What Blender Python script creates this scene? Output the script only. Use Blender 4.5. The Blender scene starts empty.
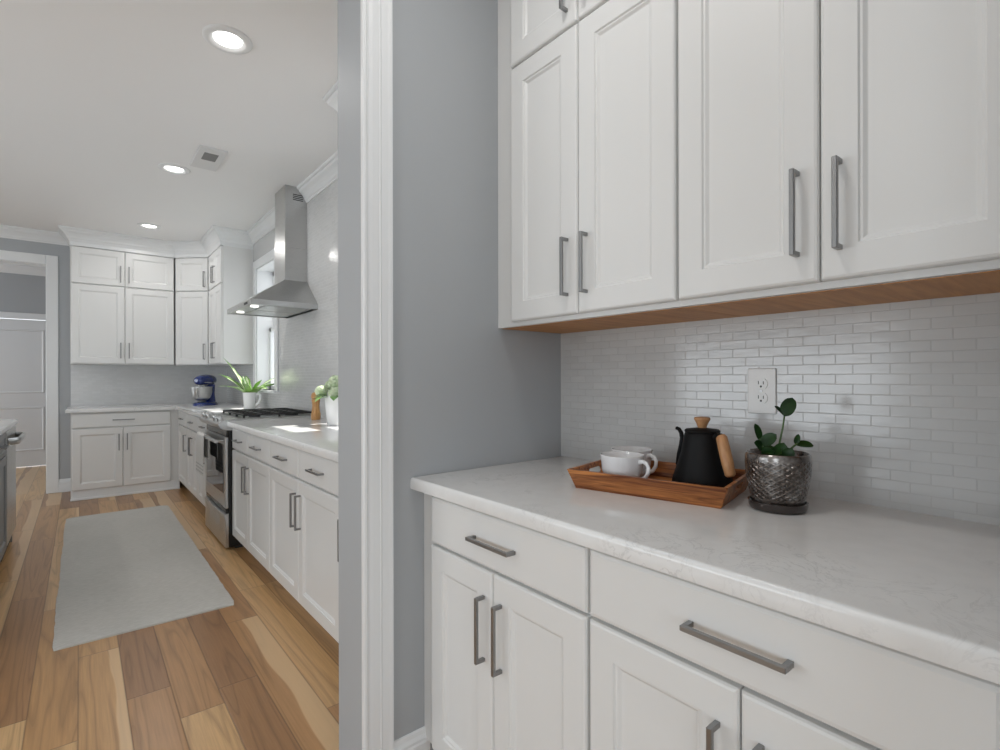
import bpy, bmesh, math, random
from mathutils import Vector, Matrix
random.seed(7)
PI = math.pi
sc = bpy.context.scene
COL = sc.collection

# ------------------------------------------------------------------ camera
F, VX, YH, CH, ROLL = 511.5, 80.2, 378.0, 1.217, -0.0019
TH = math.atan((500 - VX) / F)
cam = bpy.data.cameras.new('camera'); cam.sensor_fit = 'HORIZONTAL'; cam.sensor_width = 36.0
cam.lens = F / 1000 * 36.0; cam.shift_y = (YH - 375) / 1000; cam.clip_start = 0.02
camo = bpy.data.objects.new('camera', cam); COL.objects.link(camo)
camo.matrix_world = Matrix.Translation((0, 0, CH)) @ Matrix.Rotation(-TH, 4, 'Z') @ Matrix.Rotation(PI / 2, 4, 'X') @ Matrix.Rotation(ROLL, 4, 'Z')
sc.camera = camo

# ------------------------------------------------------------------ world, sun, added fill lamps, exposure
w = bpy.data.worlds.new('world'); sc.world = w; w.use_nodes = True
w.node_tree.nodes['Background'].inputs[0].default_value = (0.90, 0.95, 1.0, 1)
w.node_tree.nodes['Background'].inputs[1].default_value = 1.6
def lamp(kind, name, loc, direction, energy, color=(1, 1, 1), **kw):
    l = bpy.data.lights.new(name, kind); l.energy = energy; l.color = color
    for k, v in kw.items(): setattr(l, k, v)
    o = bpy.data.objects.new(name, l); COL.objects.link(o); o.location = loc
    o.rotation_euler = Vector(direction).to_track_quat('-Z', 'Y').to_euler()
    return o
lamp('SUN', 'sun', (6, 4, 8), (-1, -0.02, -1.73), 9.0, (1, 0.97, 0.92), angle=0.01)
lamp('AREA', 'window_light_left', (-3.95, 3.4, 1.5), (1, 0, 0.30), 92, (0.86, 0.94, 1.0), shape='RECTANGLE', size=3.6, size_y=2.0)  # added main fill from the left, tilted up to lift the ceiling
lamp('AREA', 'window_light_back', (-0.9, -2.85, 1.5), (0.1, 1, 0.22), 42, (0.86, 0.94, 1.0), shape='RECTANGLE', size=2.6, size_y=2.0)  # added fill behind the camera, no window modelled there
lamp('AREA', 'window_light_side', (-3.95, -0.7, 1.25), (1, 0.12, 0.05), 48, (0.86, 0.94, 1.0), shape='RECTANGLE', size=2.2, size_y=1.8)  # low fill added to brighten the shaded pantry tile
lamp('AREA', 'hall_light', (-3.6, 8.5, 1.4), (1, 0.1, 0.15), 40, (0.92, 0.96, 1.0), shape='RECTANGLE', size=1.4, size_y=1.8)  # unseen fill added to brighten the hall
sc.view_settings.view_transform = 'Standard'; sc.view_settings.look = 'None'
sc.view_settings.gamma = 1.0; sc.view_settings.use_curve_mapping = False
sc.view_settings.exposure = 0.28
sc.cycles.max_bounces = 8; sc.cycles.diffuse_bounces = 5; sc.cycles.sample_clamp_indirect = 6.0

# ------------------------------------------------------------------ materials
def mat(name, color, rough=0.5, metal=0.0, spec=0.5, coat=0.0):
    m = bpy.data.materials.new(name); m.use_nodes = True
    b = m.node_tree.nodes['Principled BSDF']
    b.inputs['Base Color'].default_value = (*color, 1); b.inputs['Roughness'].default_value = rough
    b.inputs['Metallic'].default_value = metal; b.inputs['Specular IOR Level'].default_value = spec
    b.inputs['Coat Weight'].default_value = coat
    return m
class NT:
    def __init__(s, m): s.t = m.node_tree; s.b = s.t.nodes['Principled BSDF']
    def n(s, typ, ins=None, **kw):
        x = s.t.nodes.new(typ)
        for k, v in kw.items(): setattr(x, k, v)
        for k, v in (ins or {}).items(): s.set(x.inputs[k], v)
        return x
    def set(s, inp, v):
        if isinstance(v, bpy.types.NodeSocket): s.t.links.new(v, inp)
        elif isinstance(v, bpy.types.Node): s.t.links.new(v.outputs[0], inp)
        else: inp.default_value = v
    def math(s, op, a, b=0.0, c=0.0): return s.n('ShaderNodeMath', {0: a, 1: b, 2: c}, operation=op).outputs[0]
    def mix(s, f, a, b, bt='MIX'):
        x = s.n('ShaderNodeMix', data_type='RGBA', blend_type=bt)
        s.set(x.inputs[0], f); s.set(x.inputs[6], a); s.set(x.inputs[7], b); return x.outputs[2]
    def ramp(s, f, stops, interp='LINEAR'):
        x = s.n('ShaderNodeValToRGB', {0: f}); x.color_ramp.interpolation = interp
        e = x.color_ramp.elements
        while len(e) < len(stops): e.new(0.5)
        for q, (p, c) in zip(e, stops): q.position = p; q.color = (*c, 1) if len(c) == 3 else c
        return x.outputs[0]
    def noise(s, vec, scale, detail=3, rough=0.5, dist=0.0):
        return s.n('ShaderNodeTexNoise', {'Vector': vec, 'Scale': scale, 'Detail': detail, 'Roughness': rough, 'Distortion': dist}).outputs[0]
    def obj(s): return s.n('ShaderNodeTexCoord').outputs['Object']
    def pos(s): return s.n('ShaderNodeNewGeometry').outputs['Position']
    def mapping(s, vec, scale=(1, 1, 1), rot=(0, 0, 0)): return s.n('ShaderNodeMapping', {'Vector': vec, 'Scale': scale, 'Rotation': rot}).outputs[0]
    def bump(s, h, strength, dist): s.set(s.b.inputs['Normal'], s.n('ShaderNodeBump', {'Height': h, 'Strength': strength, 'Distance': dist}))
    def base(s, c): s.set(s.b.inputs['Base Color'], c)

M = {}
M['white'] = mat('cabinet_paint', (0.74, 0.74, 0.73), 0.32)
M['trim'] = mat('trim_paint', (0.76, 0.77, 0.775), 0.3)
M['carcass'] = mat('cabinet_frame_paint', (0.70, 0.70, 0.69), 0.4)
m = M['wall'] = mat('wall_paint_grey', (0.405, 0.42, 0.435), 0.55)
t = NT(m); t.bump(t.noise(t.pos(), 260, 2), 0.05, 0.002)
m = M['ceil'] = mat('ceiling_paint', (0.86, 0.86, 0.86), 0.5)
t = NT(m); t.bump(t.noise(t.pos(), 3, 2), 0.03, 0.02)
M['door'] = mat('door_paint', (0.72, 0.73, 0.74), 0.35)

def tile_mat(name, bw, bh, c1, c2, grout, rough):
    m = mat(name, c1, rough, spec=0.6); t = NT(m)
    p = t.n('ShaderNodeSeparateXYZ', {0: t.pos()})
    u = t.math('ADD', t.math('ADD', p.outputs[0], p.outputs[1]), 0.018)
    vec = t.n('ShaderNodeCombineXYZ', {0: u, 1: p.outputs[2]})
    br = t.n('ShaderNodeTexBrick', {'Vector': vec, 'Color1': (*c1, 1), 'Color2': (*c2, 1), 'Mortar': (*grout, 1), 'Scale': 1.0,
             'Mortar Size': 0.0011, 'Mortar Smooth': 0.25, 'Bias': 0.0, 'Brick Width': bw, 'Row Height': bh})
    br.offset = 0.5
    t.base(br.outputs['Color'])
    # each tile is slightly uneven: a pillowed edge and a gentle handmade wave
    wave = t.noise(t.mapping(vec, (9, 30, 1)), 1.6, 2)
    edge = t.math('MULTIPLY', br.outputs['Fac'], -1.0)
    hgt = t.math('ADD', t.math('MULTIPLY', wave, 0.35), edge)
    t.bump(hgt, 0.45, 0.003)
    t.set(t.b.inputs['Roughness'], t.math('MULTIPLY_ADD', br.outputs['Fac'], 0.4, rough))
    return m
M['tile'] = tile_mat('white_brick_tile', 0.0735, 0.0245, (0.57, 0.57, 0.565), (0.61, 0.61, 0.605), (0.51, 0.505, 0.50), 0.16)

m = M['quartz'] = mat('white_quartz', (0.78, 0.78, 0.775), 0.13, spec=0.5); t = NT(m)
P = t.pos()
n1 = t.noise(P, 9, 6, 0.62, 1.6)
v = t.math('ABSOLUTE', t.math('SUBTRACT', n1, 0.5))
vein = t.ramp(v, [(0.0, (1, 1, 1)), (0.022, (0, 0, 0))])
patch = t.ramp(t.noise(P, 4, 2), [(0.5, (0, 0, 0)), (0.66, (1, 1, 1))])
f = t.math('MULTIPLY', t.math('MULTIPLY', vein, patch), 0.55)
cloud = t.mix(t.noise(P, 22, 3), (0.73, 0.73, 0.725, 1), (0.82, 0.82, 0.815, 1))
t.base(t.mix(f, cloud, (0.50, 0.50, 0.50, 1)))

def wood_floor():
    m = mat('oak_planks', (0.4, 0.25, 0.13), 0.28, spec=0.45); t = NT(m)
    p = t.n('ShaderNodeSeparateXYZ', {0: t.pos()}); x, y = p.outputs[0], p.outputs[1]
    W, L = 0.142, 1.35
    xs = t.math('DIVIDE', t.math('ADD', x, 20.03), W); row = t.math('FLOOR', xs); fx = t.math('FRACT', xs)
    rn = t.n('ShaderNodeTexWhiteNoise', {'W': row}, noise_dimensions='1D').outputs[0]
    ys = t.math('ADD', t.math('DIVIDE', y, L), t.math('MULTIPLY', rn, 7.3)); seg = t.math('FLOOR', ys); fy = t.math('FRACT', ys)
    idv = t.n('ShaderNodeCombineXYZ', {0: row, 1: seg})
    wn = t.n('ShaderNodeTexWhiteNoise', {'Vector': idv}, noise_dimensions='2D')
    r = wn.outputs[0]
    # plank tone
    tone = t.ramp(r, [(0.0, (0.28, 0.145, 0.066)), (0.25, (0.385, 0.208, 0.090)), (0.5, (0.465, 0.264, 0.113)), (0.75, (0.535, 0.32, 0.143)), (1.0, (0.61, 0.395, 0.195))])
    # shift the grain per plank
    off = t.n('ShaderNodeCombineXYZ', {0: t.math('MULTIPLY', r, 13.0), 1: t.math('MULTIPLY', r, 31.0), 2: r})
    gp = t.n('ShaderNodeVectorMath', {0: t.pos(), 1: off}, operation='ADD').outputs[0]
    fig = t.noise(t.mapping(gp, (7.5, 0.42, 1)), 1.0, 2, 0.45, 0.35)            # broad cathedral figure
    ring = t.math('FRACT', t.math('MULTIPLY', fig, 11.0))
    ringl = t.ramp(ring, [(0.0, (0.58, 0.55, 0.52)), (0.25, (1, 1, 1)), (0.8, (1.08, 1.08, 1.08)), (1.0, (0.72, 0.70, 0.68))])
    fine = t.noise(t.mapping(gp, (160, 5, 1)), 1.0, 3, 0.6)
    finel = t.ramp(fine, [(0.3, (0.84, 0.84, 0.84)), (0.7, (1.08, 1.08, 1.08))])
    c = t.mix(0.6, tone, t.mix(1.0, tone, ringl, 'MULTIPLY'))
    c = t.mix(0.8, c, t.mix(1.0, c, finel, 'MULTIPLY'))
    # pale sapwood streak along one edge of some planks
    sw = t.noise(t.mapping(gp, (0.4, 1.1, 1)), 1.0, 2)
    sapline = t.math('ADD', t.math('MULTIPLY', t.math('SUBTRACT', sw, 0.5), 0.9), r)
    sap = t.ramp(t.math('SUBTRACT', fx, t.math('ADD', sapline, 0.12)), [(0.0, (0, 0, 0)), (0.04, (1, 1, 1))])
    keep = t.math('GREATER_THAN', t.n('ShaderNodeTexWhiteNoise', {'Vector': t.n('ShaderNodeVectorMath', {0: idv, 1: (3.7, 9.1, 0)}, operation='ADD')}, noise_dimensions='2D').outputs[0], 0.55)
    c = t.mix(t.math('MULTIPLY', t.math('MULTIPLY', sap, keep), 0.7), c, (0.68, 0.48, 0.275, 1))
    # joints
    ex = t.math('MULTIPLY', t.math('MINIMUM', fx, t.math('SUBTRACT', 1.0, fx)), W)
    ey = t.math('MULTIPLY', t.math('MINIMUM', fy, t.math('SUBTRACT', 1.0, fy)), L)
    e = t.math('MINIMUM', ex, ey)
    joint = t.ramp(e, [(0.0005, (1, 1, 1)), (0.0022, (0, 0, 0))])
    c = t.mix(t.math('MULTIPLY', joint, 0.6), c, (0.07, 0.035, 0.015, 1))
    t.base(c)
    t.bump(t.math('ADD', t.math('MULTIPLY', fine, 0.15), t.math('MULTIPLY', joint, -1.0)), 0.25, 0.002)
    return m
M['floor'] = wood_floor()

def wood(name, dark, light, scale=(3, 40, 40), rough=0.4, rot=(0, 0, 0)):
    m = mat(name, light, rough); t = NT(m)
    p = t.mapping(t.obj(), scale, rot)
    n = t.noise(p, 1.0, 5, 0.6, 0.8); n2 = t.noise(t.mapping(t.obj(), tuple(4 * q for q in scale), rot), 1.0, 2)
    t.base(t.ramp(t.math('ADD', t.math('MULTIPLY', n, 0.8), t.math('MULTIPLY', n2, 0.2)), [(0.36, dark), (0.5, tuple((a + b) / 2 for a, b in zip(dark, light))), (0.62, light)]))
    t.bump(n2, 0.08, 0.001)
    return m
M['acacia'] = wood('acacia_wood', (0.13, 0.032, 0.008), (0.56, 0.215, 0.060), (4, 60, 60), 0.38)
M['maple'] = wood('raw_maple_ply', (0.42, 0.175, 0.048), (0.57, 0.265, 0.082), (40, 2.5, 40), 0.5)
M['beech'] = wood('beech_wood', (0.42, 0.20, 0.085), (0.56, 0.30, 0.14), (60, 60, 12), 0.45)
M['millwood'] = wood('mill_wood', (0.40, 0.19, 0.06), (0.66, 0.37, 0.14), (50, 50, 8), 0.35)
M['nickel'] = mat('brushed_nickel', (0.30, 0.30, 0.30), 0.34, 1.0)
m = M['steel'] = mat('stainless_steel', (0.55, 0.55, 0.545), 0.27, 1.0); t = NT(m)
t.set(t.b.inputs['Roughness'], t.ramp(t.noise(t.mapping(t.pos(), (6, 6, 900)), 1.0, 2), [(0.3, (0.27,) * 3), (0.7, (0.31,) * 3)]))
M['chrome'] = mat('chrome', (0.75, 0.75, 0.75), 0.08, 1.0)
M['black'] = mat('black_enamel', (0.012, 0.012, 0.013), 0.25)
M['iron'] = mat('cast_iron', (0.02, 0.02, 0.021), 0.45)
M['matblack'] = mat('matte_black', (0.004, 0.004, 0.0045), 0.5, spec=0.2)
M['ovenglass'] = mat('oven_glass', (0.015, 0.015, 0.017), 0.04, 0.0, 0.9)
M['dark'] = mat('dark_plastic', (0.03, 0.03, 0.03), 0.5)
M['porcelain'] = mat('porcelain', (0.80, 0.80, 0.81), 0.14, spec=0.5)
M['plastic'] = mat('outlet_plastic', (0.84, 0.84, 0.83), 0.35)
M['blue'] = mat('cobalt_enamel', (0.012, 0.030, 0.17), 0.12, spec=0.6, coat=0.5)
M['soil'] = mat('potting_soil', (0.02, 0.014, 0.01), 0.95)
t = NT(M['soil']); t.bump(t.noise(t.obj(), 90, 3), 0.9, 0.01)
M['grey'] = mat('island_grey_paint', (0.19, 0.195, 0.20), 0.4)
M['greyglass'] = mat('island_panel_dark', (0.03, 0.032, 0.034), 0.15)
M['plate'] = mat('vent_plastic', (0.72, 0.72, 0.72), 0.5)
M['grille'] = mat('vent_grille', (0.22, 0.22, 0.22), 0.7)
M['outside'] = mat('outside_white_siding', (0.8, 0.8, 0.8), 0.6)

def emis(name, color, strength):
    m = mat(name, (0.8, 0.8, 0.8)); b = m.node_tree.nodes['Principled BSDF']
    b.inputs['Emission Color'].default_value = (*color, 1); b.inputs['Emission Strength'].default_value = strength
    return m
M['lens'] = emis('lit_lens', (1, 0.98, 0.95), 6.0)
M['hoodlens'] = emis('lit_hood_lens', (1, 0.97, 0.92), 1.5)
m = M['glass'] = mat('window_glass', (1, 1, 1), 0.0)
NT(m).b.inputs['Transmission Weight'].default_value = 1.0
t = NT(m); tr = t.n('ShaderNodeBsdfTransparent'); gl = t.n('ShaderNodeBsdfGlossy', {'Roughness': 0.02})
ms = t.n('ShaderNodeMixShader', {0: 0.06, 1: tr.outputs[0], 2: gl.outputs[0]})
t.t.links.new(ms.outputs[0], t.t.nodes['Material Output'].inputs[0])

m = M['rug'] = mat('rug_pile', (0.44, 0.44, 0.42), 0.95, spec=0.1); t = NT(m)
n = t.noise(t.mapping(t.pos(), (30, 140, 60)), 1.0, 4); n2 = t.noise(t.mapping(t.pos(), (1.6, 1.0, 1)), 1.5, 2)
c = t.ramp(n, [(0.3, (0.47, 0.46, 0.425)), (0.7, (0.60, 0.585, 0.55))])
t.base(t.mix(0.35, c, t.ramp(n2, [(0.35, (0.45, 0.445, 0.425)), (0.65, (0.56, 0.55, 0.53))])))
t.bump(n, 0.5, 0.004)
m = M['towel'] = mat('towel_cotton', (0.72, 0.71, 0.69), 0.9, spec=0.1); t = NT(m)
z = t.n('ShaderNodeSeparateXYZ', {0: t.pos()}).outputs[2]
st = t.math('MULTIPLY', t.math('LESS_THAN', z, 0.565), t.math('GREATER_THAN', t.math('FRACT', t.math('MULTIPLY', z, 38.0)), 0.55))
t.base(t.mix(t.math('MULTIPLY', st, 0.35), (0.72, 0.71, 0.69, 1), (0.22, 0.22, 0.23, 1)))
m = M['glaze'] = mat('bronze_glaze', (0.10, 0.085, 0.075), 0.2, 0.55, 0.7, 0.6); t = NT(m)
o = t.n('ShaderNodeSeparateXYZ', {0: t.obj()})
ang = t.math('ARCTAN2', o.outputs[1], o.outputs[0])
d1 = t.math('SINE', t.math('ADD', t.math('MULTIPLY', ang, 22.0), t.math('MULTIPLY', o.outputs[2], 520.0)))
d2 = t.math('SINE', t.math('SUBTRACT', t.math('MULTIPLY', ang, 22.0), t.math('MULTIPLY', o.outputs[2], 520.0)))
dia = t.math('MAXIMUM', d1, d2)
band = t.ramp(o.outputs[2], [(0.018, (0, 0, 0)), (0.03, (1, 1, 1)), (0.098, (1, 1, 1)), (0.106, (0, 0, 0))])
hh = t.math('MULTIPLY', t.math('ADD', dia, t.math('MULTIPLY', t.noise(t.obj(), 45, 2), 1.0)), band)
t.bump(hh, 0.8, 0.004)
t.base(t.ramp(t.noise(t.obj(), 26, 4), [(0.3, (0.035, 0.024, 0.019)), (0.5, (0.15, 0.125, 0.11)), (0.68, (0.42, 0.40, 0.385))]))  # glaze mottling, its pale end brightened to imitate highlights
M['glazedark'] = mat('dark_glaze', (0.035, 0.025, 0.022), 0.2, 0.2, 0.6, 0.5)
def leafmat(name, a, b, stripe=None):
    m = mat(name, a, 0.35); t = NT(m)
    c = t.ramp(t.noise(t.obj(), 40, 3), [(0.3, a), (0.7, b)])
    t.base(c); return m
M['zzleaf'] = leafmat('dark_leaf', (0.006, 0.026, 0.004), (0.014, 0.055, 0.007))
M['zzleaf'].node_tree.nodes['Principled BSDF'].inputs['Specular IOR Level'].default_value = 0.25
M['strapleaf'] = leafmat('green_strap_leaf', (0.13, 0.30, 0.05), (0.24, 0.42, 0.09))
M['strappale'] = leafmat('cream_leaf_stripe', (0.62, 0.70, 0.42), (0.75, 0.80, 0.58))
M['petal'] = leafmat('pale_green_petal', (0.55, 0.68, 0.42), (0.74, 0.80, 0.62))
M['midleaf'] = leafmat('mid_green_leaf', (0.10, 0.25, 0.06), (0.20, 0.38, 0.12))
M['stem'] = mat('green_stem', (0.07, 0.13, 0.04), 0.5)

# ------------------------------------------------------------------ mesh helpers
class MB:
    def __init__(s): s.bm = bmesh.new(); s.smooth = False
    def box(s, a, b, bev=0.0, seg=2):
        x0, y0, z0 = [min(p, q) for p, q in zip(a, b)]; x1, y1, z1 = [max(p, q) for p, q in zip(a, b)]
        vs = [s.bm.verts.new(v) for v in ((x0, y0, z0), (x1, y0, z0), (x1, y1, z0), (x0, y1, z0), (x0, y0, z1), (x1, y0, z1), (x1, y1, z1), (x0, y1, z1))]
        fs = [s.bm.faces.new([vs[i] for i in q]) for q in ((3, 2, 1, 0), (4, 5, 6, 7), (0, 1, 5, 4), (1, 2, 6, 5), (2, 3, 7, 6), (3, 0, 4, 7))]
        if bev: bmesh.ops.bevel(s.bm, geom=list({e for f in fs for e in f.edges}), offset=bev, segments=seg, profile=0.5, affect='EDGES')
        return s
    def rings(s, rs, closed=True, cap0=True, cap1=True):
        R = [[s.bm.verts.new(p) for p in r] for r in rs]; n = len(R[0])
        for i in range(len(R) - 1):
            for j in range(n if closed else n - 1):
                k = (j + 1) % n
                s.bm.faces.new((R[i][j], R[i][k], R[i + 1][k], R[i + 1][j]))
        if closed and cap0: s.bm.faces.new(R[0][::-1])
        if closed and cap1: s.bm.faces.new(R[-1])
        return s
    def lathe(s, prof, c=(0, 0, 0), seg=40, cap0=True, cap1=True):
        rs = [[(c[0] + r * math.cos(2 * PI * j / seg), c[1] + r * math.sin(2 * PI * j / seg), c[2] + z) for j in range(seg)] for r, z in prof]
        return s.rings(rs, True, cap0, cap1)
    def tube(s, pts, rad, seg=10, flat=1.0):
        pts = [Vector(p) for p in pts]; n = len(pts); rs = []
        up = None
        for i, p in enumerate(pts):
            d = (pts[min(i + 1, n - 1)] - pts[max(i - 1, 0)]).normalized()
            if up is None:
                a = Vector((0, 0, 1)) if abs(d.z) < 0.9 else Vector((1, 0, 0)); up = (a - d * a.dot(d)).normalized()
            else: up = (up - d * up.dot(d)).normalized()
            sd = d.cross(up); r = rad[i] if isinstance(rad, (list, tuple)) else rad
            rs.append([p + sd * (r * math.cos(2 * PI * j / seg)) + up * (r * flat * math.sin(2 * PI * j / seg)) for j in range(seg)])
        return s.rings(rs)
    def prism(s, poly, h0, h1, axis='z', bev=0.0, seg=3):
        def P(p, h): return {'z': (p[0], p[1], h), 'x': (h, p[0], p[1]), 'y': (p[0], h, p[1])}[axis]
        a = [s.bm.verts.new(P(p, h0)) for p in poly]; b = [s.bm.verts.new(P(p, h1)) for p in poly]; n = len(poly)
        fs = [s.bm.faces.new(a[::-1]), s.bm.faces.new(b)]
        for j in range(n): s.bm.faces.new((a[j], a[(j + 1) % n], b[(j + 1) % n], b[j]))
        if bev: bmesh.ops.bevel(s.bm, geom=list({e for f in fs for e in f.edges}), offset=bev, segments=seg, profile=0.5, affect='EDGES')
        return s
    def sweep(s, path, prof, closed_prof=True):
        # path: 2-D points (x, y); prof: (offset to the right of travel, z); mitred corners
        n = len(path); P = [Vector(p) for p in path]; rs = []
        for i in range(n):
            d0 = (P[i] - P[i - 1]).normalized() if i else None
            d1 = (P[i + 1] - P[i]).normalized() if i < n - 1 else None
            n0 = Vector((d0.y, -d0.x)) if d0 else None; n1 = Vector((d1.y, -d1.x)) if d1 else None
            if n0 is None: mv = n1
            elif n1 is None: mv = n0
            else: mv = (n0 + n1).normalized(); mv = mv / max(0.2, mv.dot(n0))
            rs.append([(P[i].x + mv.x * o, P[i].y + mv.y * o, z) for o, z in prof])
        return s.rings(rs)
    def build(s, name, material, parent=None, smooth=False, auto=None, off=None, mods=None):
        if off is not None: bmesh.ops.translate(s.bm, verts=s.bm.verts, vec=-Vector(off))
        bmesh.ops.recalc_face_normals(s.bm, faces=s.bm.faces)
        me = bpy.data.meshes.new(name); 
        if smooth:
            for f in s.bm.faces: f.smooth = True
        if smooth and auto:
            for e in s.bm.edges:
                if len(e.link_faces) == 2 and e.calc_face_angle(0) > math.radians(auto): e.smooth = False
        s.bm.to_mesh(me); s.bm.free(); me.materials.append(material)
        o = bpy.data.objects.new(name, me); COL.objects.link(o)
        if parent is not None: o.parent = parent
        return o
def thing(name, label, cat, loc=(0, 0, 0), rz=0.0, group=None):
    o = bpy.data.objects.new(name, None); o.empty_display_size = 0.05; COL.objects.link(o)
    o.location = loc; o.rotation_euler = (0, 0, rz); o['label'] = label; o['category'] = cat
    if group: o['group'] = group
    return o
def tag(o, label, cat, group=None):
    o['label'] = label; o['category'] = cat
    if group: o['group'] = group
    return o
def struct(o): o['kind'] = 'structure'; return o
def copy_thing(r, loc, rz, label):
    c = r.copy(); COL.objects.link(c); c.location = loc; c.rotation_euler = (0, 0, rz); c['label'] = label
    for ch in r.children:
        d = ch.copy(); COL.objects.link(d); d.parent = c
        for g in ch.children:
            e = g.copy(); COL.objects.link(e); e.parent = d
    return c

# ------------------------------------------------------------------ room dimensions
XW = 1.45          # tiled right wall (pantry and kitchen)
YS0, YS1 = 1.385, 1.555   # wall stub between pantry and kitchen
XS = 0.622         # its free end
YF = 7.24          # far wall
ZC = 2.77
XL, YB = -4.0, -3.0

# floor, ceiling, shell
struct(MB().box((XL, YB, -0.05), (XW + 0.2, YF + 3.5, 0)).build('floor', M['floor']))
struct(MB().box((XL, YB, ZC), (XW + 0.2, YF + 3.5, ZC + 0.1)).build('ceiling', M['ceil']))
struct(MB().box((XL - 0.1, YB, 0), (XL, YF + 3.5, ZC)).build('wall_left', M['wall']))
struct(MB().box((XL, YB - 0.1, 0), (XW + 0.2, YB, ZC)).build('wall_back', M['wall']))
WIN = [(2.90, 3.47, 1.10, 2.37), (5.12, 5.80, 1.10, 2.37)]   # two windows either side of the hood: y0, y1, z0, z1
b = MB(); x0, x1 = XW, XW + 0.2
ys = [YB] + [q for W_ in WIN for q in W_[:2]] + [YF + 0.1]
for i in range(0, len(ys), 2): b.box((x0, ys[i], 0), (x1, ys[i + 1], ZC))
for y0, y1, z0, z1 in WIN: b.box((x0, y0, 0), (x1, y1, z0)).box((x0, y0, z1), (x1, y1, ZC))
struct(b.build('wall_right', M['wall']))
# unseen slab added outside to clip the sun coming through the windows
struct(MB().box((XW + 0.2, -1, 2.62), (XW + 0.465, 9, 2.74)).build('eave', M['outside']))
# far wall with the doorway
DX0, DX1, DZ = -1.25, -0.278, 2.43
struct(MB().box((XL, YF, 0), (DX0, YF + 0.14, ZC)).box((DX1, YF, 0), (XW, YF + 0.14, ZC)).box((DX0, YF, DZ), (DX1, YF + 0.14, ZC)).build('wall_far', M['wall']))
# hall behind it
YH2 = 9.6
struct(MB().box((XL, YH2, 0), (-1.23, YH2 + 0.1, ZC)).box((-0.29, YH2, 0), (XW, YH2 + 0.1, ZC)).box((-1.23, YH2, 2.05), (-0.29, YH2 + 0.1, ZC)).build('wall_hall', M['wall']))
struct(MB().box((0.4, YF + 0.14, 0), (0.5, YH2, ZC)).build('wall_hall_side', M['wall']))
# stub wall and its twin at the other end of the pantry recess, header over the opening
struct(MB().box((XS, YS0, 0), (XW, YS1, ZC), 0.002, 1).build('wall_middle', M['wall']))
struct(MB().box((XS, -0.15, 0), (XW, 0.02, ZC)).build('wall_near', M['wall']))
struct(MB().box((-2.4, YS0, 2.46), (XS, YS1, ZC)).build('wall_header', M['wall']))
# tile
tb = MB(); tx = XW - 0.008
def tile_panel(b, y0, y1, z0, z1): b.box((tx, y0, z0), (XW, y1, z1))
tile_panel(tb, 0.02, YS0, 0.915, 1.397)
struct(tb.build('wall_tile_pantry', M['tile']))
tb = MB()
z0, z1 = 0.915, ZC
tile_panel(tb, YS1, WIN[0][0], z0, z1); tile_panel(tb, WIN[0][1], WIN[1][0], z0, z1); tile_panel(tb, WIN[1][1], YF - 0.008, z0, 1.39)
for q in WIN: tile_panel(tb, q[0], q[1], z0, q[2]); tile_panel(tb, q[0], q[1], q[3], z1)
tile_panel(tb, WIN[1][1], 5.94, 1.39, z1)
tb.box((-0.08, YF - 0.008, z0), (XW - 0.008, YF, 1.39))
struct(tb.build('wall_tile_kitchen', M['tile']))

# windows: casing, jambs, double-hung sashes
for k, (y0, y1, z0, z1) in enumerate(WIN):
    b = MB(); cw = 0.085; xo = tx - 0.018
    for (a0, a1, c0, c1) in ((y0 - cw, y0, z0, z1 + cw), (y1, y1 + cw, z0, z1 + cw), (y0, y1, z1, z1 + cw)): b.box((xo, a0, c0), (tx, a1, c1), 0.004, 1)
    b.box((xo - 0.03, y0 - cw - 0.02, z0 - 0.022), (XW + 0.1, y1 + cw + 0.02, z0), 0.004, 1)
    for (a0, a1, c0, c1) in ((y0, y0 + 0.012, z0, z1), (y1 - 0.012, y1, z0, z1), (y0, y1, z1 - 0.012, z1)): b.box((XW - 0.01, a0, c0), (XW + 0.19, a1, c1))
    root = struct(b.build('window_%d' % (k + 1), M['trim']))
    zm = (z0 + z1) / 2
    for (xx, c0, c1) in ((XW + 0.115, z0, zm + 0.02), (XW + 0.15, zm - 0.02, z1 - 0.012)):
        sb = MB(); r = 0.042; a0, a1 = y0 + 0.012, y1 - 0.012
        sb.box((xx, a0, c0), (xx + 0.032, a0 + r, c1)).box((xx, a1 - r, c0), (xx + 0.032, a1, c1)).box((xx, a0, c0), (xx + 0.032, a1, c0 + r)).box((xx, a0, c1 - r), (xx + 0.032, a1, c1))
        so = sb.build('window_sash', M['trim'], root)
        MB().box((xx + 0.013, a0 + r, c0 + r), (xx + 0.017, a1 - r, c1 - r)).build('window_pane', M['glass'], so)

# cased opening trim on the pantry side of the stub wall
def casing_profile():   # (across the width from the opening edge, thickness)
    return [(0, 0), (0, 0.012), (0.004, 0.016), (0.010, 0.017), (0.014, 0.013), (0.020, 0.013), (0.030, 0.015), (0.050, 0.016), (0.053, 0.0185), (0.057, 0.0165), (0.076, 0.019), (0.084, 0.021), (0.0905, 0.021), (0.0905, 0)]
b = MB(); b.prism([(XS + a, YS0 - d) for a, d in casing_profile()], 0, 2.46, 'z')
struct(b.build('trim_1', M['trim']))
b = MB(); b.prism([(YS0 - d, 2.46 + a) for a, d in casing_profile()], -2.4, XS + 0.0905, 'x')
struct(b.build('trim_2', M['trim']))
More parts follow.
